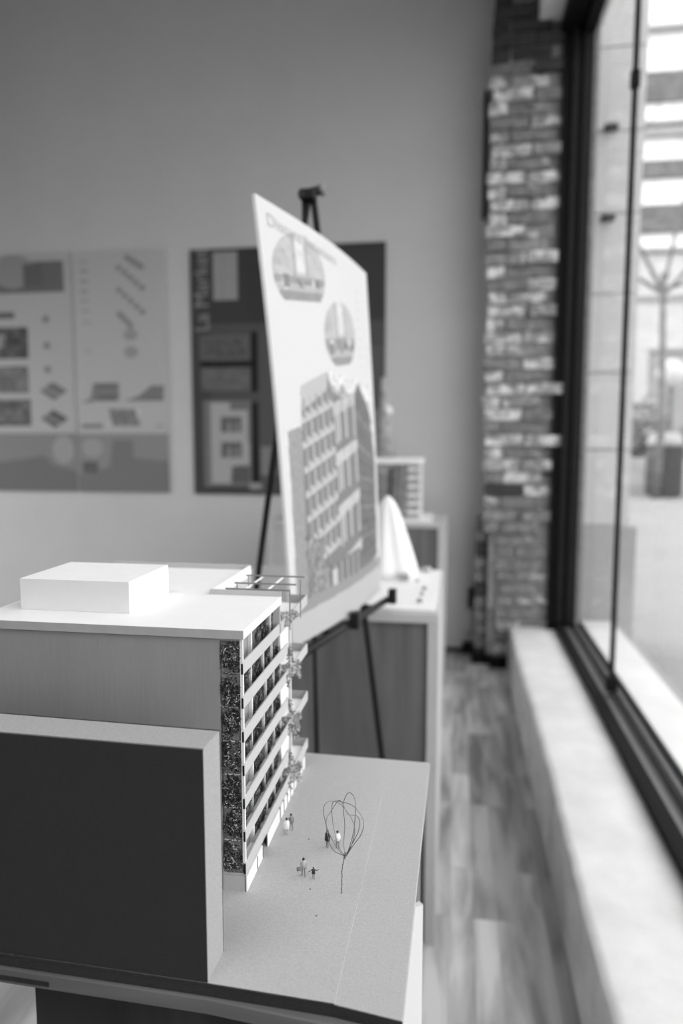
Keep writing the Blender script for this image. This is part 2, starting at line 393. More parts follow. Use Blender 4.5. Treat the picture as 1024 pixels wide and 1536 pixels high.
# near jamb
g.box(.54,.67,WIN_Y0,WIN_Y0+.1,SILL_Z,HEAD_Z,m=0)
win=struct('window_1', g, ['black_metal','dark_metal','mid_metal'], origin=(.6,0,SILL_Z)); 
struct('glass_joint', bx(.622,.642,2.955,2.967,SILL_Z+.05,HEAD_Z-.1), 'dark_metal', win)
struct('joint_clip', G().box(.612,.652,2.94,2.982,SILL_Z+.05,SILL_Z+.10).box(.616,.648,2.948,2.974,2.60,2.66), 'black_metal', win)
struct('pane', bx(.630,.634,WIN_Y0+.1,4.05,SILL_Z+.03,HEAD_Z-.08), 'glass', win)

# ================================================================== OUTSIDE
struct('trim_outer_ledge', bx(.715,.925,WIN_Y0-1,4.36,-.05,SILL_Z-.01), 'ext_ledge', bevel=.008)
struct('ground_pavement', bx(-40,60,-12,60,-.35,-.12), 'pavement')
struct('ground_sidewalk', bx(.74,60,-12,60,-.119,0), 'pavement')
def pilaster():
    g=G(); z=.78; g.box(.661,1.005,4.47,4.8,.78,4.6,m=1)
    while z<4.5:
        g.box(.661,1.01,4.45,4.8,z+.004,z+.446,m=0); z+=.45
    return g
struct('trim_outer_pilaster', pilaster(), ['ext_wall','ext_joint'])
struct('trim_outer_base', bx(.661,1.055,4.42,4.85,0,.78), 'ext_base', bevel=.006)
for i,z in enumerate((3.04,2.548)):
    o=tag(obj('stone_anchor',G().box(.790,.862,4.40,4.452,z-.013,z+.013).box(.80,.85,4.385,4.41,z-.008,z+.008),'bin',origin=(.826,4.42,z)),
      ['small dark anchor on the pale pilaster outside, upper of two','small dark anchor on the pale pilaster outside, lower of two'][i],'wall anchor','anchors on the outside pilaster')

# building across the street
bt=thing('office_building','bright banded building across the street behind the bare tree','building',(8,24,0))
g=bx(4.9,22,24,30,0,30)
obj('facade',g,'facade_white',bt)
for i,(z0,z1) in enumerate(((11.35,12.2),(9.15,9.65),(7.55,8.35),(14.5,15.3),(16.0,17.6))):
    obj('window_band',bx(5.2,21.5,23.86,24.02,z0,z1),'facade_grey',bt)
for z in (13.4,10.7,10.4,7.0,5.6,4.0): obj('ledge',bx(4.8,22,23.75,24.0,z-.06,z+.06),'facade_mid',bt)
obj('storefront',bx(4.9,22,23.8,24.02,.2,3.9),'facade_mid',bt)
obj('lower_wall',bx(4.9,22,23.9,24.01,3.95,6.9),'ext_wall',bt)
for i in range(9): obj('shop_pillar',bx(5.3+i*1.9,5.75+i*1.9,23.6,23.82,0,4.0),'ext_wall',bt)

def tree(x,y):
    t=thing('street_tree','bare dark street tree seen through the window beside the pilaster','tree',(x,y,0))
    r=random.Random(3); g=G(); g.tube([(x,y,0),(x+.04,y,1.6),(x-.05,y,4.7)],.09,8,r2=.06)
    obj('trunk',g,'bark',t,smooth=True)
    def br(p,d,l,rad,dep,G_):
        q=p+d*l; mid=p+d*l*.5+Vector((r.uniform(-.1,.1),0,r.uniform(-.1,.1)))*l*.5
        G_.tube([p,mid,q],rad,6,r2=rad*.6)
        if dep:
            for _ in range(3): br(q,(d+Vector((r.uniform(-.8,.8),r.uniform(-.5,.5),r.uniform(-.2,.6)))).normalized(),l*.72,rad*.55,dep-1,G_)
    for dx,dz in ((-.5,1),(.9,.9),(.2,1.1),(-.9,.6),(1.1,.4)):
        G_=G(); br(Vector((x-.05,y,4.2+r.random()*.5)),Vector((dx,r.uniform(-.3,.3),dz)).normalized(),1.7,.045,3,G_); obj('branch',G_,'bark',t)
tree(4.22,16.2)

def blob_leaves(g, c, rad, n, size, r, mats=(0,1), flat=1.0):
    for _ in range(n):
        d=Vector((r.gauss(0,1),r.gauss(0,1),r.gauss(0,1))).normalized()*(r.random()**.4)
        p=Vector(c)+Vector((d.x*rad[0],d.y*rad[1],d.z*rad[2]))
        a=Vector((r.gauss(0,1),r.gauss(0,1),r.gauss(0,1))).normalized(); b=a.orthogonal().normalized(); s=size*r.uniform(.6,1.4)
        g.add([p-a*s,p+b*s*.45,p+a*s,p-b*s*.45],[(0,1,2,3)],r.choice(mats))
r=random.Random(8)
for i,(x,y,h) in enumerate(((4.7,19.3,2.3),(6.4,20.0,2.0),(8.1,20.3,2.4))):
    g=G(); blob_leaves(g,(x,y,h/2),(.75,.7,h/2),900,.13,r)
    o=tag(obj('street_shrub',g,['hedge','hedge2'],origin=(x,y,0)),['dark rounded shrub directly behind the litter bin','grey shrub right of the bin, middle of the row','grey shrub at the right end of the row'][i],'shrub','shrubs across the pavement')
t=thing('globe_lamp','pale round globe street lamp above the litter bin','street lamp',(4.75,17.4,0))
obj('pole',G().tube([(4.75,17.4,0),(4.75,17.4,2.45)],.05,10),'bark',t)
g=G(); g.lathe([(.05,-.32),(.2,-.26),(.31,-.05),(.31,.08),(.2,.26),(.04,.32)],(4.75,17.4,2.75)); obj('globe',g,'globe',t,smooth=True)
t=thing('litter_bin','dark square litter bin with a pale lid on the pavement outside','litter bin',(4.52,16.8,0))
obj('body',G().prism([(4.20,16.5),(4.84,16.5),(4.84,17.1),(4.20,17.1)],.03,1.13),'bin',t,bevel=.03)
obj('lid',G().lathe([(.36,0),(.37,.08),(.34,.2),(.26,.27),(.02,.3)],(4.52,16.8,1.13)),'bin_lid',t,smooth=True)
for i,(x0,x1,l) in enumerate(((3.5,4.48,'pale planter wall ending left behind the litter bin'),(4.50,7.6,'long pale planter wall running right behind the litter bin'))):
    tag(obj('planter_wall',bx(x0,x1,17.8,18.1,0,.82),'curb',origin=((x0+x1)/2,17.2,0),bevel=.03),l,'planter wall','pale planter walls behind the bin')

# ================================================================== PLINTHS
def plinth(label,x0,x1,y0,y1,z,front='walnut',t=.027,side='plinth_edge',group='display plinths'):
    p=thing('display_plinth',label,'plinth',((x0+x1)/2,(y0+y1)/2,0),group)
    obj('top_panel',bx(x0,x1,y0,y1,z-.024,z),'plinth_edge',p,bevel=.0015)
    obj('side_panel',bx(x0,x0+t,y0,y1,0,z-.0245),side,p,bevel=.001)
    obj('side_panel',bx(x1-t,x1,y0,y1,0,z-.0245),side,p,bevel=.001)
    obj('front_panel',bx(x0+t+.0005,x1-t-.0005,y0+.012,y0+.03,0,z-.0245),front,p)
    obj('back_panel',bx(x0+t+.0005,x1-t-.0005,y1-.03,y1-.012,0,z-.0245),front,p)
    return p
# near plinth with a larger top board
p=thing('display_plinth','dark wood plinth with pale-edged top under the large architectural model','plinth',(-.2,.7,0),'display plinths')
obj('top_board',G().prism([(-.62,.4990),(-.1845,.4885),(-.036,.4745),(-.036,.925),(-.62,.94)],.8563,.869),'oak_edge',p,bevel=.0010,label='wooden top board edge')
obj('edge_inlay',G().prism([(-.62,.4984),(-.318,.49115),(-.318,.4945),(-.62,.5015)],.8595,.8635),'walnut_dark',p,label='dark inlay in the board edge')
g=G(); g.prism([(-.3395,.5045),(-.062,.4975),(-.062,.90),(-.3395,.90)],0,.8562)
obj('body',g,'walnut_dark',p,bevel=.001)
plinth('dark-fronted plinth behind the easel carrying the white tent-shaped model',-.66,-.038,1.735,2.33,.87)
plinth('farthest dark-fronted plinth by the back wall, right of the pale plinth',-.52,-.050,3.62,4.10,.87,t=.04)
plinth('farthest pale grey plinth left of the easel board by the back wall',-.955,-.53,3.56,4.08,.875,front='plinth_light')

tag(obj('foam_board',G().prism([(-.0605,.728),(-.0295,.756),(-.0340,.761),(-.0608,.737)],0,.782),'foam_white',origin=(-.045,.756,0)),'narrow white foam board standing upright against the near plinth','foam board')
tag(obj('grey_board',bx(-.060,-.0385,.872,.880,0,.848),'plinth_light',origin=(-.05,.876,0)),'narrow pale grey board standing behind the white foam board','board')

# ================================================================== MODEL BASE
ZB=.88
def rounded(x0,x1,y0,y1,rad,n=10):
    pts=[(x0,y0),(x1,y0)]
    for i in range(n+1):
        a=math.pi/2*i/n; pts.append((x1-rad+rad*math.cos(a), y1-rad+rad*math.sin(a)))
    pts.append((x0,y1)); return pts
mb=thing('model_base','grey chipboard baseboard under the architectural model with little figures','model base',(-.25,.69,.8692))
obj('lower_sheet',G().prism([(-.60,.5032),(-.1845,.4924),(-.0838,.4880),(-.0325,.4805),(-.0290,.903),(-.60,.915)],.8692,.8789),['grey_card_light'],mb,bevel=.0004)
obj('sheet_edge',G().prism([(-.60,.5022),(-.1845,.4914),(-.0838,.4870),(-.0325,.4795),(-.0325,.4804),(-.0838,.4879),(-.1845,.4923),(-.60,.5031)],.8693,.8784),['card_edge'],mb,label='dark cut front edge of the lower sheet')
obj('upper_sheet',G().prism([(-.60,.5028),(-.1845,.4920),(-.0838,.4876)]+rounded(-.2,-.0800,.5,.855,.035)[2:-1]+[(-.30,.865),(-.60,.87)],.8790,ZB),['grey_card_light'],mb,bevel=.0004)
obj('sheet_edge',G().prism([(-.60,.5016),(-.1845,.4908),(-.0840,.4864),(-.0840,.4875),(-.1845,.4919),(-.60,.5027)],.8785,.8798),['card_edge'],mb,label='dark cut front edge of the upper sheet')

# grey neighbouring block
nb=thing('massing_block','plain grey card block with dark front, left foreground of the base','building model',(-.37,.51,ZB))
obj('top_face',G().prism([(-.60,.5040),(-.1845,.4935),(-.1830,.5262),(-.60,.5385)],1.0668,1.0683),'grey_card',nb)
obj('end_face',G().prism([(-.1862,.4935),(-.1845,.4935),(-.1830,.5262),(-.1847,.5262)],ZB,1.0667),'grey_card',nb)
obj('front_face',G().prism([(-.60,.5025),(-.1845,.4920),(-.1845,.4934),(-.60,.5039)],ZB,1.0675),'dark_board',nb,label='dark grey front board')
obj('back_face',G().prism([(-.60,.5386),(-.1830,.5263),(-.1830,.5275),(-.60,.5398)],ZB,1.0686),'dark_board',nb,label='dark back board')
obj('core',G().prism([(-.599,.5041),(-.1864,.4937),(-.1850,.5260),(-.599,.5383)],ZB,1.0666),'grey_card',nb)

# ================================================================== MAIN BUILDING MODEL
X1=-.187; Y0=.605; XL=-.452; ZR=1.129; YB=.895
bm_=thing('building_model','white card apartment block model with moss walls and striped balconies','building model',(-.32,.75,ZB))
PITCH=.0318; BH=.0122; Z0=1.0877
bands=[Z0-i*PITCH for i in range(7)]                     # bottoms of the balcony bands, top to bottom
YN=.774; YF=.885                                            # near screened bay / far open bay
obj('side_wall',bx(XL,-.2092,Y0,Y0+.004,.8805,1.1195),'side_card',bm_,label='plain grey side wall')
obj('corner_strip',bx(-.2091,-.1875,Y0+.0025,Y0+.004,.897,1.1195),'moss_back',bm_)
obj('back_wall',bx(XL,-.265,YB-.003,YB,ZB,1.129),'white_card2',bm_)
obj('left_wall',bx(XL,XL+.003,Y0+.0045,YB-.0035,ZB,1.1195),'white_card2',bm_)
# roof: slab with lips round the terrace notch
YT=.7445; XT=-.2635
roof=G().prism([(XL-.003,Y0-.0015),(X1+.0012,Y0-.0015),(X1+.0012,YT),(XT,YT),(XT,YB),(XL-.003,YB)],1.1207,ZR)
rf=obj('roof_slab',roof,'white_card',bm_,bevel=.0003)
obj('roof_front_edge',bx(XL-.003,X1+.0011,Y0-.0020,Y0-.00155,1.1208,ZR-.0003),'edge_grey',rf,label='grey front edge of the roof slab')
obj('roof_lip',bx(XL-.003,XT,YB-.0035,YB,ZR,ZR+.0060),'white_card2',rf)
obj('roof_lip',bx(XT-.0025,XT,YT+.0001,YB-.004,ZR,ZR+.0055),'white_card',rf)
obj('roof_lip',bx(XT-.0025,X1+.0010,YT-.0025,YT,ZR,ZR+.0055),'white_card2',rf)
obj('roof_under_board',bx(XL,-.1885,Y0+.0002,Y0+.0022,1.1185,1.1206),'side_card',rf)  # strip of side-wall card just below the roof slab
bb=obj('roof_box',bx(-.4296,-.3135,.6454,.742,ZR,1.1606),'white_card',bm_,bevel=.0004,label='flat white box on the roof')
# notch faces below the roof level
obj('notch_wall',bx(XT-.003,XT,YT+.002,YB-.004,bands[0],1.1206),'white_card2',bm_)
obj('notch_wall',bx(XT,X1,YT-.0035,YT-.001,bands[0],1.1206),'white_card2',bm_)

# facade: recessed wall, floors, bands, posts, moss screens
XR=-.1965                                                   # screen plane
g=G(); g.box(-.2112,-.2092,Y0+.004,YN,.897,1.1200)
obj('recessed_wall',g,'white_card',bm_)
for i,zb in enumerate(bands):
    far = (i%2==0)
    ye = YF if far else YN+.002
    b=obj('balcony_band',bx(X1-.0012,X1,Y0,ye,zb,zb+BH),'white_card2',bm_)
    obj('balcony_floor',bx(-.2090,X1-.0013,Y0+.0045,ye,zb-.0002,zb+.0012),'white_card',b)
    if far:
        obj('end_parapet',bx(-.2095,X1-.0013,YF-.0012,YF,zb+.0013,zb+BH),'side_card',b)
        obj('side_return',bx(-.2090,X1-.0013,.800,.8012,zb+.0013,zb+BH-.002),'white_card2',b)
    # small black slot at the corner edge
    obj('edge_slot',bx(-.1888,-.1872,Y0-.0006,Y0+.0001,zb+.0005,zb+BH-.002),'slot_black',b)
obj('corner_post',bx(-.1899,-.1872,Y0-.0004,Y0+.0024,.908,1.1200),'white_card',bm_)
obj('slab_front',bx(-.2088,-.1873,Y0+.0002,Y0+.0024,.8955,.8975),'white_card2',bm_)
# far open bay
obj('rear_bay_wall',bx(-.2600,-.2095,YN+.0045,YF,.897,bands[0]-.0003),'white_card',bm_)
obj('rear_bay_return',bx(-.2093,-.1975,YN+.0005,YN+.0025,.8990,bands[0]-.0003),'white_card2',bm_)
for a,b_ in ((0,2),(2,4),(4,6)):
    obj('bay_column',bx(X1-.0045,X1-.0013,.797,.7995,bands[b_]+.0012,bands[a]-.0004),'white_card',bm_)
obj('terrace_floor',bx(XT,-.2092,YT,YF,bands[0],bands[0]+.0012),'white_card',bm_)

def moss(name,x0,x1,z0,z1,place,seed,n=420,thick=.003,lite=.085,mats=('moss_back','moss_dark','moss_mid','moss_light')):
    """blades in local panel coordinates u (x), w (z), outwards n; place maps to world"""
    r=random.Random(seed); g=G()
    def q(u,w,d): return place(u,w,d)
    g.add([q(x0,z0,0),q(x1,z0,0),q(x1,z1,0),q(x0,z1,0)],[(0,1,2,3)],0)
    g.add([q(x0,z0,-.0005),q(x1,z0,-.0005),q(x1,z1,-.0005),q(x0,z1,-.0005)],[(3,2,1,0)],0)
    cl=[(r.uniform(x0+.003,x1-.003),r.uniform(z0+.003,z1-.003),r.uniform(.003,.007),r.choice([1,1,1,2])) for _ in range(15)]
    for _ in range(n):
        c=r.choice(cl); a=r.uniform(0,6.28); rr=c[2]*abs(r.gauss(0,.7))
        u=min(max(c[0]+rr*math.cos(a),x0+.0003),x1-.0003); w=min(max(c[1]+rr*math.sin(a),z0+.0003),z1-.0003)
        d=r.uniform(.0002,thick); L=r.uniform(.0012,.0034); th=r.uniform(0,6.28); wd=r.uniform(.00012,.0004)
        du,dw=math.cos(th)*L,math.sin(th)*L; nu,nw=-math.sin(th)*wd,math.cos(th)*wd
        m=c[3]
        if r.random()<.24: m=2
        if r.random()<lite: m=3; d+=.0006
        k=r.uniform(-.4,.4)*L
        P=[(u-nu,w-nw,d),(u+nu,w+nw,d),(u+du*.5+nu-dw*k*80,w+dw*.5+nw+du*k*80,d+.0006),(u+du*.5-nu-dw*k*80,w+dw*.5-nw+du*k*80,d+.0006),(u+du,w+dw,d+.0002)]
        g.add([q(*p) for p in P],[(0,1,2,3),(3,2,4)],m)
    for c in cl:                                            # dense dark cushions
        for _ in range(22):
            a=r.uniform(0,6.28); rr=c[2]*math.sqrt(r.random()); u=min(max(c[0]+rr*math.cos(a),x0+.0006),x1-.0006); w=min(max(c[1]+rr*math.sin(a),z0+.0006),z1-.0006); s=r.uniform(.0007,.0016); t=r.uniform(0,6.28); d=r.uniform(.0002,thick*.5)
            g.add([q(u+s*math.cos(t+k*1.57),w+s*math.sin(t+k*1.57),d+r.uniform(0,.001)) for k in range(4)],[(0,1,2,3)],1)
    return g,mats
# seven panels up the corner strip
tops=[1.1180]+[Z0-i*PITCH+.0005 for i in range(6)]+[bands[6]+.0005]
for i in range(7):
    z1,z0=tops[i],tops[i+1]
    g,ms=moss('m',-.2075,-.1905,z0+.0012,z1-.0012,lambda u,w,d:(u,Y0+.0012-d*.9,w),100+i,n=900)
    o=obj('moss_panel',g,ms,bm_)
    # pale flecks of the cut netting between the panels
    r=random.Random(i); f=G()
    for _ in range(20):
        u=r.uniform(-.2075,-.192); f.box(u,u+r.uniform(.0006,.0018),Y0+.0001,Y0+.0006,z0-.0004,z0+r.uniform(.0002,.0010))
    if i<6: obj('netting_fleck',f,'white_card',o)
# screens in the openings
lev=[1.1207]+bands[:-1]
for i in range(7):
    zb=bands[i]+.0013; zt=lev[i]-.0004
    odd=(i%2==0)
    spans=[(.667,.7085),(.711,.741),(.7435,.770)] if odd else [(.612,.655),(.6575,.700),(.7025,.734),(.7365,.770)]
    if i==0: spans=[(.6665,.729),(.7315,.7455)]
    for k,(a,b_) in enumerate(spans):
        if odd and i>0: a+=.004*((i*3+k)%3-1); 
        g,ms=moss('m',a,b_,zb,zt,lambda u,w,d:(XR+d*.8,u,w),300+i*10+k,n=420,thick=.0025,lite=.05,mats=('moss_back2','moss_dark','moss_mid','moss_light'))
        o=obj('moss_screen',g,ms,bm_)
        obj('screen_post',bx(XR-.001,XR+.0022,b_+.0003,b_+.0021,zb,zt),'white_card',o)
    if odd:
        o=obj('window_opening',bx(XR-.003,XR-.0015,.607,.656,zb,zt),'window_grey',bm_)
        obj('window_jamb',bx(XR-.0015,XR+.002,.6565,.6600,zb,zt),'white_card',o)

# ground floor
ZG=.8952
gx=-.1862
g=G(); g.box(-.2091,gx-.0022,Y0,Y0+.002,ZB,ZG)
obj('ground_front_wall',g,'white_card2',bm_)
obj('corner_joint',bx(gx-.0022,gx-.0012,Y0-.0001,Y0+.0019,ZB,ZG),'window_dark',bm_)
obj('ground_slab',bx(-.2090,gx-.0013,Y0+.002,.8640,ZG-.0012,ZG),'white_card2',bm_)
ys=[(Y0,.6395),(.6405,.6590),(.6600,.6675)]
for a,b_ in ys[:2]: obj('ground_wall',bx(gx-.0011,gx,a,b_,ZB,ZG-.0012),'white_card',bm_)
obj('ground_wall',bx(gx-.0011,gx,.6800,.7300,ZB,ZG-.0012),'white_card',bm_)
for y in (.6398,.6595): obj('ground_mullion',bx(gx-.0008,gx+.0004,y,y+.0014,ZB+.0008,ZG-.002),'window_dark',bm_)
obj('entrance_opening',bx(gx-.014,gx-.0125,.6600,.6800,ZB,ZG-.0012),'window_grey',bm_)
for k in range(8):
    y=.7310+k*.0165
    obj('ground_pier',bx(gx-.0011,gx,y+.0045,y+.0160,ZB,ZG-.0012),'white_card',bm_)
obj('shopfront_glass',bx(gx-.006,gx-.005,.7305,.8640,ZB,ZG-.0012),'window_dark',bm_)

# terrace pergola
pg=obj('pergola',G().box(-.2495,-.1775,.7460,.7480,1.1342,1.1358),'pergola',bm_)
for y in (.7780,.8240): obj('pergola_bar',bx(-.2495,-.1775,y,y+.002,1.1342,1.1358),'pergola',pg)
for x in (-.2300,-.2050): obj('pergola_cross_bar',bx(x,x+.0020,.7481,.8240,1.1328,1.1341),'white_card',pg)
for x,y in ((-.1800,.7560),(-.1800,.8100),(-.2470,.7780),(-.2470,.8240)):
    obj('pergola_post',bx(x,x+.0012,y,y+.0012,bands[0]+.0012,1.1342),'pergola',pg)
# card side lip beside the terrace
# terrace and tray planting
def planting(seed,cx,cy,cz,rx,ry,rz,n=160,trail=0,size=.0028):
    r=random.Random(seed); g=G(); blob_leaves(g,(cx,cy,cz),(rx,ry,rz),n,size,r,mats=(0,0,1))
    for _ in range(trail):
        x=cx+r.uniform(-.5,1)*rx; y=cy+r.uniform(-1,.2)*ry; p=[(x,y,cz)]; 
        for k in range(4): p.append((x+r.uniform(0,.002)+.001*k,y+r.uniform(-.002,.001),cz-.004*k))
        g.tube(p,.0005,4,m=1)
        for q in p: blob_leaves(g,q,(.0016,.0016,.0016),6,.0018,r,mats=(0,1))
    return g
for k,(a,z,tr) in enumerate(((0,bands[0]+.006,0),(2,bands[2]+.004,4),(4,bands[4]+.004,5),(6,bands[6]+.004,5))):
    cy=.775 if k==0 else .790
    obj('balcony_planting',planting(50+k,-.190,cy,z+(.002 if k==0 else .003),.009,.021,.0075,420,tr,.0021),['foliage_pale','foliage_grey'],bm_)
    obj('balcony_planting',planting(70+k,-.186,cy+.024,z+.0015,.006,.012,.006,180,tr,.0018),['foliage_grey','foliage_pale'],bm_)
for k,i in enumerate((1,3,5)):
    obj('hanging_planting',planting(90+k,-.190,YN+.018,bands[i]-.002,.004,.006,.008,60,3,.0020),['foliage_grey','foliage_pale'],bm_)

# ================================================================== FIGURES
def make_figure(name_label, loc, rz, scale, bones, zones, hair=True, extras=None, cat='figure'):
    """bones: dict joint->(pos,radius,parent). zones: list (zmax,material) from the ground up"""
    t=thing('person_figure',name_label,cat,loc,'miniature people on the model base')
    t.rotation_euler=(0,0,rz); t.scale=(scale,)*3
    names=list(bones); me=bpy.data.meshes.new('body'); vs=[bones[n][0] for n in names]; ed=[(names.index(bones[n][2]),names.index(n)) for n in names if bones[n][2]]
    me.from_pydata(vs,ed,[]); o=bpy.data.objects.new('body',me); COL.objects.link(o)
    sk=o.modifiers.new('skin','SKIN'); sk.use_smooth_shade=True
    sv=me.skin_vertices[0].data if me.skin_vertices else None
    if sv is None:
        me.attributes; 
    for i,n in enumerate(names):
        rr=bones[n][1]; sv[i].radius=(rr if isinstance(rr,tuple) else (rr,rr)); sv[i].use_root=(bones[n][2] is None)
    ss=o.modifiers.new('sub','SUBSURF'); ss.levels=2; ss.render_levels=2
    bpy.context.view_layer.update(); dg=bpy.context.evaluated_depsgraph_get()
    m2=bpy.data.meshes.new_from_object(o.evaluated_get(dg)); bpy.data.objects.remove(o,do_unlink=True)
    m2.name='body'; m2.materials.clear()
    for _,mn in zones: m2.materials.append(M[mn])
    m2.materials.append(M['skin'])
    for p in m2.polygons:
        c=p.center; k=len(zones)
        for j,(zm,_) in enumerate(zones):
            if c.z<zm: k=j; break
        p.material_index=min(k,len(zones)); p.use_smooth=True
    body=link('body',m2,t)
    hd=Vector(bones['head'][0])
    if hair:
        g=G(); g.lathe([(.02,-.06),(.10,-.05),(.122,.02),(.115,.08),(.07,.125),(.01,.135)],(hd.x,hd.y-.012,hd.z+.02),14)
        h=link('hair',bpy.data.meshes.new('hair'),t); h.data.from_pydata(g.v,[],g.f); h.data.materials.append(M['fig_dark']); h.data.polygons.foreach_set('use_smooth',[True]*len(g.f))
    for nm,g,mt in (extras or []):
        h=link(nm,bpy.data.meshes.new(nm),t); h.data.from_pydata(g.v,[],g.f); h.data.materials.append(M[mt]); h.data.polygons.foreach_set('use_smooth',[True]*len(g.f))
    return t
def skeleton(step=.12, armL=(.0,.0), armR=(.0,.0), lean=0, wide=1):
    s=step; B={}
    B['pelvis']=((0,0,.95),(.15*wide,.11),None); B['belly']=((0,lean*.3,1.12),(.14*wide,.10),'pelvis'); B['chest']=((0,lean*.7,1.36),(.175*wide,.12),'belly')
    B['neck']=((0,lean,1.52),(.055,.055),'chest'); B['head']=((0,lean+.015,1.64),(.085,.10),'neck'); B['crown']=((0,lean+.01,1.73),(.07,.085),'head'); B['nose']=((0,lean+.105,1.635),(.018,.018),'head')
    for sx,sg,st,arm in (('l',-1,s,armL),('r',1,-s,armR)):
        B['hip'+sx]=((sg*.10,0,.88),(.10,.10),'pelvis'); B['knee'+sx]=((sg*.105,st*.5+.03,.49),(.062,.068),'hip'+sx); B['ankle'+sx]=((sg*.105,st,.09),(.04,.045),'knee'+sx); B['toe'+sx]=((sg*.12,st+.15,.04),(.04,.03),'ankle'+sx)
        B['sho'+sx]=((sg*.21*wide,lean*.8,1.43),(.068,.068),'chest'); B['elb'+sx]=((sg*.27*wide,arm[0]*.5-.02,1.14+abs(arm[1])*.3),(.048,.048),'sho'+sx)
        w=Vector((sg*.27*wide,arm[0]+.04,.90+arm[1])); B['wri'+sx]=(tuple(w),(.034,.03),'elb'+sx); B['palm'+sx]=(tuple(w+Vector((0,.02,-.07))),(.042,.024),'wri'+sx)
        for k in range(4): B['fin%d'%k+sx]=(tuple(w+Vector((0,-.02+k*.022,-.16+abs(k-1.5)*.006))),(.011,.011),'palm'+sx)
        B['thumb'+sx]=(tuple(w+Vector((0,.075,-.10))),(.012,.012),'palm'+sx)
    return B
def torso_shell(z0,z1,r0,r1,lean=0):
    g=G(); g.lathe([(r0*.9,z0-.005),(r0,z0),((r0+r1)/2*.92,(z0+z1)/2),(r1,z1-.08),(r1*.55,z1)],(0,lean*.6,0),18); g.v=[(x*1.15,y*.8,z) for x,y,z in g.v]; return g
sc=.0105
make_figure('tiny standing figure in a dark coat, left of the wire tree',(-.1255,.6886,ZB),R(150),sc,skeleton(.02),[(.09,'fig_dark'),(.9,'fig_mid'),(1.5,'fig_dark')],extras=[('coat',torso_shell(.72,1.52,.26,.2),'fig_dark')])
make_figure('tiny standing figure in a white top behind the wire tree loops',(-.1151,.6891,ZB),R(190),sc,skeleton(.05),[(.09,'fig_dark'),(.9,'fig_mid'),(1.5,'fig_white')],extras=[('shirt',torso_shell(.80,1.50,.24,.2),'fig_white')])
bag=G(); bag.box(.24,.62,-.10,.16,.62,.86)
make_figure('tiny adult figure in grey carrying a large bag beside the child',(-.1397,.6371,ZB),R(200),sc,skeleton(.16,armL=(.10,.0),armR=(0,-.02),lean=.05),[(.09,'fig_dark'),(.9,'fig_mid'),(1.5,'fig_light')],extras=[('bag',bag,'fig_mid'),('jacket',torso_shell(.85,1.50,.19,.185,.05),'fig_light')])
make_figure('tiny dark child figure with both arms spread wide',(-.1293,.6345,ZB),R(185),sc*.62,
  {**skeleton(.10),**{'elbl':((-.42,0,1.28),(.06,.06),'shol'),'wril':((-.62,0,1.38),(.045,.045),'elbl'),'elbr':((.42,0,1.22),(.06,.06),'shor'),'wrir':((.62,0,1.10),(.045,.045),'elbr'),
   'palml':((-.70,0,1.42),(.04,.03),'wril'),'palmr':((.70,0,1.06),(.04,.03),'wrir'),
   **{'fin%dl'%k:((-.78,-.03+k*.022,1.46),(.011,.011),'palml') for k in range(4)},**{'fin%dr'%k:((.78,-.03+k*.022,1.02),(.011,.011),'palmr') for k in range(4)},
   'thumbl':((-.70,.07,1.46),(.012,.012),'palml'),'thumbr':((.70,.07,1.02),(.012,.012),'palmr')}},
  [(.09,'fig_dark'),(.8,'fig_mid'),(1.5,'fig_dark')],extras=[('jacket',torso_shell(.82,1.52,.24,.2),'fig_dark')])
make_figure('tiny walking figure in a white dress beside the model facade',(-.1725,.7051,ZB),R(20),sc,skeleton(.14),[(.09,'fig_mid'),(.7,'fig_light'),(1.5,'fig_white')],extras=[('dress',torso_shell(.62,1.50,.25,.19),'fig_white')])
make_figure('tiny walking figure in grey just behind the white-dressed one',(-.1698,.7140,ZB),R(30),sc,skeleton(.16),[(.09,'fig_dark'),(1.5,'fig_mid')],extras=[('jacket',torso_shell(.8,1.50,.2,.18),'fig_mid')])

# crumbs on the base
r=random.Random(2)
for k,(x,y) in enumerate(((-.1475,.7000),(-.1010,.7080),(-.1290,.6180),(-.1160,.5820))):
    g=G(); g.lathe([(.0003,0),(.0009,.0002),(.0008,.0007),(.0002,.0009)],(x,y,ZB),7); tag(obj('card_crumb',g,'fig_mid',origin=(x,y,ZB)),
      ['tiny dark crumb left of the dark-coated figure','tiny dark crumb right of the wire loops','tiny crumb in front of the child figure','tiny crumb on the bare base nearest the front edge'][k],'crumb','crumbs on the model base')

# ================================================================== WIRE TREE
TX,TY=-.0993,.6168
wt_=thing('wire_tree','twisted steel wire balloon tree standing on the grey model base','model tree',(TX,TY,ZB))
def crv(pts,n=14):
    """Catmull-Rom through points"""
    P=[Vector(p) for p in pts]; P=[P[0]*2-P[1]]+P+[P[-1]*2-P[-2]]; out=[]
    for i in range(1,len(P)-2):
        for k in range(n):
            t=k/n; a,b,c,d=P[i-1:i+3]; out.append(.5*((2*b)+(c-a)*t+(2*a-5*b+4*c-d)*t*t+(3*b-a-3*c+d)*t**3))
    out.append(P[-2]); return out
def px(x,y,dy=0):                                            # drawing units: 1 = one millimetre of the sketch
    return (TX+x*.001, TY+dy*.001, ZB+y*.001)
def helix(a,b,turns,rad):
    out=[]; A,B=Vector(a),Vector(b)
    for i in range(60):
        t=i/59; p=A.lerp(B,t); th=t*turns*6.283; out.append(p+Vector((math.cos(th)*rad,math.sin(th)*rad,0)))
    return out
stem=crv([px(0,0),px(.3,12),px(.6,24),px(2.2,33),px(3.4,38)],10)
g=G(); g.tube(stem,.00042,6); 
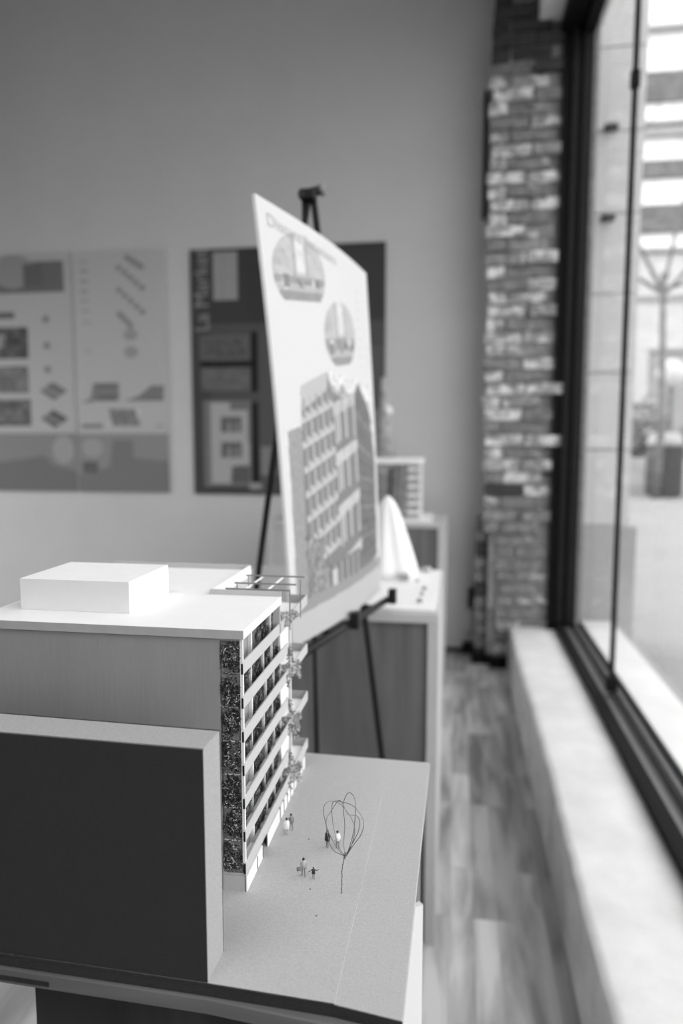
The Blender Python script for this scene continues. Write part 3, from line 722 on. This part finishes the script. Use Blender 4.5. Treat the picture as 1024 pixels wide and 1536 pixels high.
tw=[p+Vector((math.cos(i*.9)*.0005,math.sin(i*.9)*.0005,0)) for i,p in enumerate(stem)]; g.tube(tw,.00025,5)
obj('twisted_stem',g,'wire',wt_,smooth=True)
loops=[
 [(3,38,0),(-4,50,-2),(-11,70,-6),(-15,92,-8),(-14,101,-7),(-9,102,-3),(-1,95,2),(8,80,4),(12,66,3),(9,50,1),(4,38,0)],
 [(3.5,38,0),(-3,48,2),(-9,66,6),(-11,84,8),(-9,93,8),(0,94.5,6),(10,93,4),(18,85,2),(21,77,0),(18,64,0),(10,50,0),(4,38,0)],
 [(3.5,39,0),(1,48,6),(1,66,10),(-.5,88,10),(4,104,6),(9,110,0),(13.5,106,-4),(14,90,-6),(12,70,-4),(8,52,-2),(4,39,0)],
 [(3,39,0),(-6,52,-8),(-10,70,-12),(-12,86,-10),(-8,94,-6),(-2,104,-4),(3,104,-8),(8,95,-10),(16,92,-8),(18,80,-4),(14,62,2),(7,46,1),(4,39,0)],
]
for L in loops:
    pts=[px(a*.98,36+(b-38)*.86,c*1.3) for a,b,c in L]
    g=G(); g.tube(crv(pts,12),.00036,6); obj('wire_loop',g,'wire',wt_,smooth=True)
g=G(); g.tube(helix(px(2.6,34),px(4.2,41),4,.0012),.00032,5); obj('wire_binding',g,'wire',wt_,smooth=True)

# ================================================================== EASEL
E_top=Vector((-.330,1.60,1.833))
el=thing('display_easel','black metal tripod easel holding the white presentation board','easel',(-.3,1.45,0))
def leg_line(T,P,z=0):
    T=Vector(T);P=Vector(P); d=(P-T); return T+d*((z-T.z)/d.z)
A1=leg_line(E_top,(-.271,1.39,.662)); A2=leg_line(E_top,(-.1745,1.68,.5228)); A3=leg_line(E_top,(-.4587,1.60,.9455))
A2.y=min(A2.y,1.712)
for foot,hx in ((A1,-.011),(A2,.010),(A3,-.002)):
    L=obj('leg',G().tube([E_top+Vector((hx,0,-.01)),foot+Vector((0,0,.02))],(.0055 if hx<-.01 else .0075),8),'easel',el,smooth=True)
    obj('rubber_foot',G().tube([foot+Vector((0,0,.03)),foot],.012,8),'plastic_black',L)
obj('top_bracket',G().box(-.349,-.315,1.585,1.615,1.818,1.840).tube([(-.350,1.59,1.826),(-.304,1.61,1.842)],.0105,10),'easel',el,bevel=.004)
obj('top_knob',G().tube([(-.308,1.608,1.839),(-.296,1.610,1.843)],.013,12),'mid_metal',el,smooth=True,label='bright end cap')
sA=Vector((-.2905,1.25,.896)); sB=Vector((-.165,1.74,.902))
sh=obj('shelf_bar',G().tube([sA,sB],.0085,8),'easel',el,smooth=True)
for lp,sp in (((-.2795,1.424),.35),((-.2225,1.655),.82)):
    q=sA.lerp(sB,sp); obj('shelf_arm',G().tube([(lp[0],lp[1],.905),(q.x,q.y,q.z)],.006,6),'easel',sh)
for t,nm in ((.51,'peg'),(.99,'peg')):
    p=sA.lerp(sB,t); obj('peg',G().box(p.x+.004,p.x+.024,p.y-.012,p.y+.012,p.z-.008,p.z+.028),'easel',sh,bevel=.002)

# board, slightly bowed ----------------------------------------------------------
BTL=Vector((-.3476,1.2302,1.7145)); BTR=Vector((-.2296,1.8096,1.705)); BBR=Vector((-.1887,1.8096,.9110)); BBL=Vector((-.2857,1.2302,.9234))
BN=((BTR-BTL).cross(BTL-BBL)).normalized(); 
if BN.x<0: BN=-BN
def bsurf(u,v,d):
    p=BBL.lerp(BBR,u).lerp(BTL.lerp(BTR,u),v)
    return p+BN*(d+.014*math.sin(math.pi*u)+.008*math.sin(math.pi*v)*(1-.5*u))
cv=Canvas(260,340,.84)
c=cv
# first round interior view
def circ(cu,cv_,ru,rv,cut,seed):
    V0=c.V; c.V=V0-.115*(c.U-cu)
    ins=((c.U-cu)/ru)**2+((c.V-cv_)/rv)**2<1; ins&=c.V>cut
    def draw():
        c._w(ins,.58); c.rect(cu-.03,cu+.035,cv_,cv_+rv,.82); c.rect(cu-.055,cu-.03,cv_-.01,cv_+rv,.46); c.rect(cu+.04,cu+.06,cv_-.01,cv_+rv*.8,.48)
        c.rect(cu-ru,cu-.10,cv_+.01,cv_+.05,.52)
        c.rect(cu-ru,cu+ru,cut,cv_-rv*.10,.36); c.rect(cu-ru,cu+ru,cut,cut+.022,.32); c.rect(cu-ru,cu+ru,cut+.022,cut+.040,.52)
        c.ell(cu-ru*.6,cv_-rv*.28,.022,.014,.80); c.ell(cu+ru*.52,cv_-rv*.24,.022,.012,.78)
        c.rect(cu+.02,cu+.075,cut+.040,cv_-rv*.22,.20); c.line((cu-.03,cv_-rv*.2),(cu-.005,cut+.035),.007,.22)
        c.rect(cu-.13,cu-.09,cut+.03,cut+.06,.24); c.rect(cu+.10,cu+.15,cut+.035,cut+.055,.24)
        c.noise(cu-ru,cu+ru,cut,cv_+rv,.10,5,seed)
    c.clip(ins,draw); c.V=V0
circ(.250,.872,.195,.093,.806,1); circ(.570,.760,.175,.090,.680,2)
# neighbouring brick building
c.poly([(.053,.49),(.15,.505),(.15,.07),(.04,.06)],.36)
c.noise(.04,.15,.06,.5,.10,3,9)
# main left facade and right facade
c.poly([(.165,.599),(.391,.65),(.43,.60),(.68,.608),(.66,.075),(.12,.055),(.14,.40)],.22)
c.poly([(.68,.608),(.74,.645),(.90,.575),(.965,.42),(.945,.12),(.66,.085)],.15)
c.poly([(.165,.599),(.391,.65),(.389,.605),(.160,.540)],.58)
for i in range(7):
    vl=.515-i*.0585; vr=.569-i*.0600
    c.poly([(.15,vl+.009),(.425,vr+.009),(.425,vr-.007),(.15,vl-.007)],.62)
    for k in range(5):
        uu=.175+k*.05; vv=vl+(vr-vl)*(uu-.15)/.275; c.rect(uu,uu+.014,vv,vv+.05,.50 if k%2 else .36); 
        c.rect(uu+.014,uu+.034,vv+.005,vv+.02,.55)
for i,v in enumerate((.600,.470,.330,.185)):
    vl=v-.045
    c.poly([(.420,vl+.014),(.685,v+.014),(.685,v-.018),(.420,vl-.020)],.62 if i else .5)
    c.noise(.42,.685,vl-.02,v+.014,.18,3,i)
    if i<3:
        for k,uu in enumerate((.437,.470,.548,.655)): c.rect(uu,uu+.018,v-.135+k*.008,v-.03+k*.01,.66)
for i in range(12): c.line((.69,.60-i*.045),(.95,.535-i*.037),.0035,.26 if i%2 else .10)
c.noise(.66,.97,.08,.65,.22,6,5)
c.poly([(.265,.152),(.655,.172),(.655,.070),(.262,.078)],.18)
for k in range(6): c.rect(.29+k*.065,.30+k*.065,.075,.15+k*.003,.55)
c.rect(.33,.38,.07,.14,.66)
c.ell(.20,.16,.07,.075,.26); c.ell(.24,.12,.06,.05,.30); c.noise(.12,.32,.06,.25,.4,4,7)
c.poly([(.39,.64),(.47,.60),(.55,.63),(.60,.60),(.55,.585),(.43,.60)],.45); c.noise(.38,.62,.58,.65,.35,3,3)
# foreground street, lower margin
c.poly([(0,0),(1,0),(1,.085),(0,.070)],.60); c.poly([(0,.066),(1,.083),(1,.112),(.60,.104),(.12,.098),(0,.110)],.34)
# captions in pale grey
for k in range(9): c.rect(.80,.825,.91-k*.027,.918-k*.027,.70)
for k in range(4): c.rect(.93,.955,.76-k*.02,.765-k*.02,.6)
c.a=.045+.947*c.a
bd=sheet('presentation_board',cv,bsurf,None,'print','foam_white',.006,tuple((BBL+BBR)/2),.66)
tag(bd,'white presentation board with building rendering leaning on the black easel','presentation board')
tm=text_mesh('Distant Interiors',1.0,1.05)
xs=[v.co.x for v in tm.vertices]; k=.52/max(xs)
for v in tm.vertices:
    u=.05+v.co.x*k; w=.945+v.co.y*.040; v.co=bsurf(u,w,.0008)-(BBL+BBR)/2
tm.materials.clear(); tm.materials.append(mat('pale_grey_ink',.40,.7)); link('lettering',tm,bd)

# ================================================================== WALL POSTERS
def flat_surf(x0,x1,z0,z1,y,skew=0):
    def f(u,v,d): return Vector((x0+(x1-x0)*u, y-d, z0+(z1-z0)*v))
    return f
PY=4.348
# dark poster
c=cv=Canvas(180,220,.085)
c.rect(0,1,.93,1,.06); c.rect(.0,.10,.0,1,.075); c.rect(.10,1,.70,.98,.065); c.rect(.30,.42,.42,.98,.06)
c.rect(.124,.252,.795,.985,.36); c.rect(.17,.175,.8,.98,.3); c.rect(.13,.25,.88,.885,.3)
c.rect(.10,1,.20,.70,.10)
c.rect(.044,.305,.555,.655,.15); c.rect(.06,.29,.57,.64,.12); c.noise(.06,.29,.57,.64,.2,4,1)
c.rect(.044,.345,.528,.549,.018)
c.rect(.05,.308,.43,.522,.16); c.noise(.05,.308,.43,.522,.15,4,2)
c.rect(.318,.35,.424,.67,.018); c.rect(.318,.35,.02,.384,.02); c.rect(.10,.33,.025,.045,.03)
c.rect(.36,.42,.0,.66,.11)
c.rect(.055,.31,.03,.39,.19)
c.poly([(.092,.383),(.201,.381),(.201,.351),(.296,.349),(.298,.124),(.206,.119),(.2,.046),(.096,.047)],.44)
for v in (.29,.185):
    c.rect(.150,.262,v-.03,v+.035,.15); c.rect(.185,.205,v-.03,v+.01,.3); c.rect(.228,.245,v-.03,v+.01,.3)
c.rect(.206,.30,.05,.12,.13)
c.rect(.30,.36,.025,.05,.35); c.rect(.36,.44,.08,.20,.24)
c.rect(.6,1,.03,.35,.22); c.rect(.6,1,.35,.6,.12)
op=sheet('wall_poster',cv,flat_surf(-1.648,-.434,.945,2.452,PY),None,'print_matte','print_matte',.003,(-1.04,PY,.945),.78)
tag(op,'dark wall poster with a vertical title behind the easel','poster','posters pinned to the back wall')
tm=text_mesh('La Market',1.0,1.0); xs=[v.co.x for v in tm.vertices]; k=.50/max(xs)
for v in tm.vertices:
    x,y=v.co.x,v.co.y; v.co=Vector((-1.648+.115-y*.13, PY-.001, 1.955+x*k))-Vector((-1.04,PY,.945))
tm.materials.clear(); tm.materials.append(mat('grey_ink',.24,.8)); link('lettering',tm,op)

# left pair of pale collage posters
c=cv=Canvas(170,220,.62)            # spans x -3.72 .. -2.43, picture u below in old (0..475) mapped to right half
def U(u): return .455+u/.475*.545
c.rect(0,U(.443),.84,.967,.16); c.ell(U(.2),.93,.12,.07,.30); c.rect(U(.25),U(.34),.87,.96,.14)
c.rect(0,U(.20),.735,.765,.14); c.rect(0,U(.258),.568,.70,.11); c.ell(U(.11),.645,.05,.03,.28); c.noise(0,U(.258),.568,.70,.4,6,3)
c.rect(0,U(.256),.423,.538,.19); c.noise(0,U(.256),.423,.538,.25,5,4); c.rect(0,U(.262),.28,.395,.15); c.noise(0,U(.262),.28,.395,.3,6,5)
for v,d in ((.43,.18),(.313,.13)):
    c.poly([(U(.305),v),(U(.37),v+.038),(U(.442),v),(U(.375),v-.04)],d); c.line((U(.33),v+.012),(U(.40),v-.02),.006,.3)
for v in (.73,.62,.52): c.ell(U(.35),v,.02,.016,.24)
c.rect(0,1,.0,.254,.24); c.poly([(0,.12),(U(.095),.126),(U(.318),.155),(U(.36),.115),(1,.09),(1,0),(0,0)],.17)
c.ell(U(.41),.18,.06,.06,.33); c.rect(0,1,.252,.262,.42)
c.a=np.where(c.a<.6,c.a*1.4,c.a)
ap_=sheet('wall_poster',cv,flat_surf(-3.70,-2.445,.95,2.47,PY),None,'print_matte','print_matte',.003,(-3.07,PY,.95),.66)
tag(ap_,'pale collage poster with dark photographs at the far left of the wall','poster','posters pinned to the back wall')
c=cv=Canvas(120,220,.64)
def U(u): return (u-.478)/.522
for k,(a,b_) in enumerate((((.745,.934),(.872,.85)),((.743,.843),(.87,.753)),((.741,.746),(.80,.70)),((.79,.975),(.87,.935)))):
    n=5
    for q in range(n):
        uu=U(a[0]+(b_[0]-a[0])*q/(n-1)); vv=a[1]+(b_[1]-a[1])*q/(n-1); c.ell(uu,vv,.035,.013,.27)
for v in (.66,.59): c.ell(U(.80),v,.08,.025,.32)
for v in (.97,.93,.89,.85,.81,.77): c.rect(U(.52),U(.57),v-.012,v,.31)
for v in (.72,.60): c.rect(U(.53),U(.58),v-.01,v,.33)
c.poly([(U(.501),.382),(U(.56),.40),(U(.577),.463),(U(.726),.463),(U(.724),.389)],.22); c.rect(U(.59),U(.71),.445,.455,.13); c.rect(U(.60),U(.71),.395,.41,.14)
c.poly([(U(.76),.388),(U(.84),.41),(U(.906),.448),(U(.981),.448),(U(.979),.385)],.20)
c.poly([(U(.66),.356),(U(.809),.356),(U(.845),.283),(U(.68),.283)],.22); c.noise(U(.66),U(.84),.28,.36,.3,3,2)
c.rect(U(.5),U(.627),.274,.291,.22); c.rect(U(.93),U(.98),.276,.288,.28)
c.rect(0,1,0,.254,.26); c.poly([(0,.07),(U(.66),.11),(U(.68),.221),(U(.796),.221),(U(.794),.148),(1,.133),(1,0),(0,0)],.19)
c.rect(U(.50),U(.59),.08,.134,.13); c.ell(U(.56),.19,.12,.04,.33); c.rect(0,1,.252,.262,.44)
c.a=np.where(c.a<.6,c.a*1.4,c.a)
ap_=sheet('wall_poster',cv,flat_surf(-2.432,-1.812,.95,2.462,PY),None,'print_matte','print_matte',.003,(-2.12,PY,.95),.66)
tag(ap_,'pale poster of small diagrams between the collage and the dark poster','poster','posters pinned to the back wall')

# wall outlet with plug and cord beside the pier
t=thing('wall_outlet','pale wall outlet with a black plug low beside the brick pier','outlet',(.088,4.355,.21))
obj('cover_plate',bx(.055,.112,4.348,4.358,.13,.27),'plastic_white',t,bevel=.003)
obj('plug',bx(.080,.120,4.30,4.347,.28,.40),'plastic_black',t,bevel=.006)

# ================================================================== SECOND MODEL (behind the board)
t=thing('tent_model','white tent-shaped paper model on the plinth behind the easel','building model',(-.22,2.08,.8705))
obj('base_sheet',G().box(-.42,-.046,1.76,2.30,.8705,.8765),'white_card',t,bevel=.0005)
def tent():
    g=G(); n=40; r=random.Random(9); prof=[(.088,0),(.082,.03),(.066,.09),(.050,.145),(.036,.19),(.022,.225),(.006,.246)]; v=[]
    for k,(rr,z) in enumerate(prof):
        for j in range(n):
            a=2*math.pi*j/n; q=rr*(1+.10*math.sin(7*a+k*.4)+.05*math.sin(17*a)); v.append((-.208+q*math.cos(a),2.19+q*math.sin(a),.8766+z))
    K=len(prof); f=[(i*n+j,i*n+(j+1)%n,(i+1)*n+(j+1)%n,(i+1)*n+j) for i in range(K-1) for j in range(n)]+[tuple(range(n))[::-1],tuple(range((K-1)*n,K*n))]
    return g.add(v,f)
obj('paper_tent',tent(),'white_card',t,smooth=True)
g=G(); r=random.Random(4); blob_leaves(g,(-.150,2.09,.892),(.018,.018,.014),80,.006,r); obj('planting',g,['foliage_grey','foliage_pale'],t)
for k,(x,y,s) in enumerate(((-.085,2.26,.012),(-.100,2.27,.010),(-.085,1.99,.007),(-.088,1.92,.006),(-.090,1.83,.008),(-.11,2.1,.006))):
    g=G(); g.lathe([(s*.1,0),(s*.9,s*.1),(s,s*.6),(s*.7,s*1.2),(s*.1,s*1.5)],(x,y,.8766),10); obj('model_shrub',g,'spool' if k>1 else 'foliage_pale',t,smooth=True)

# ================================================================== THIRD MODEL (far plinth)
t=thing('tower_model','white framed tower model with gridded side on the farthest dark plinth','building model',(-.29,3.85,.8755))
obj('base_sheet',G().box(-.50,-.125,3.66,4.05,.8705,.880),'white_card',t,bevel=.001)
obj('core',bx(-.455,-.255,3.77,3.98,.8802,1.165),'spool',t)
obj('roof',bx(-.475,-.180,3.74,4.0,1.166,1.195),'white_card',t)
g=G().box(-.252,-.185,3.78,3.79,.8802,1.166)
obj('stair_panel',g,'white_card2',t)
for k in range(6): obj('floor_plate',bx(-.256,-.178,3.745,3.779,.905+k*.045,.920+k*.045),'white_card',t)
obj('corner_post',bx(-.190,-.178,3.730,3.744,.8802,1.166),'white_card',t)
for k in range(4): obj('fin',bx(-.445+k*.05,-.432+k*.05,3.75,3.769,.8802,1.10+.02*k),'moss_dark' if k%2==0 else 'foliage_grey',t)
g=G(); r=random.Random(6)
g.tube([(-.375,3.86,1.195),(-.395,3.86,1.62)],.045,10,r2=.012); obj('netting_spire',g,'net',t,smooth=True,label='tall tapering netting spire')
g=G(); g.lathe([(.002,0),(.02,.01),(.024,.025),(.012,.045),(.002,.05)],(-.362,3.80,1.42),10); obj('paper_bud',g,'white_card',t,smooth=True)

for o in bpy.data.objects:
    if o.name.startswith(('window_sill','ground_pavement')): o['kind']='structure'
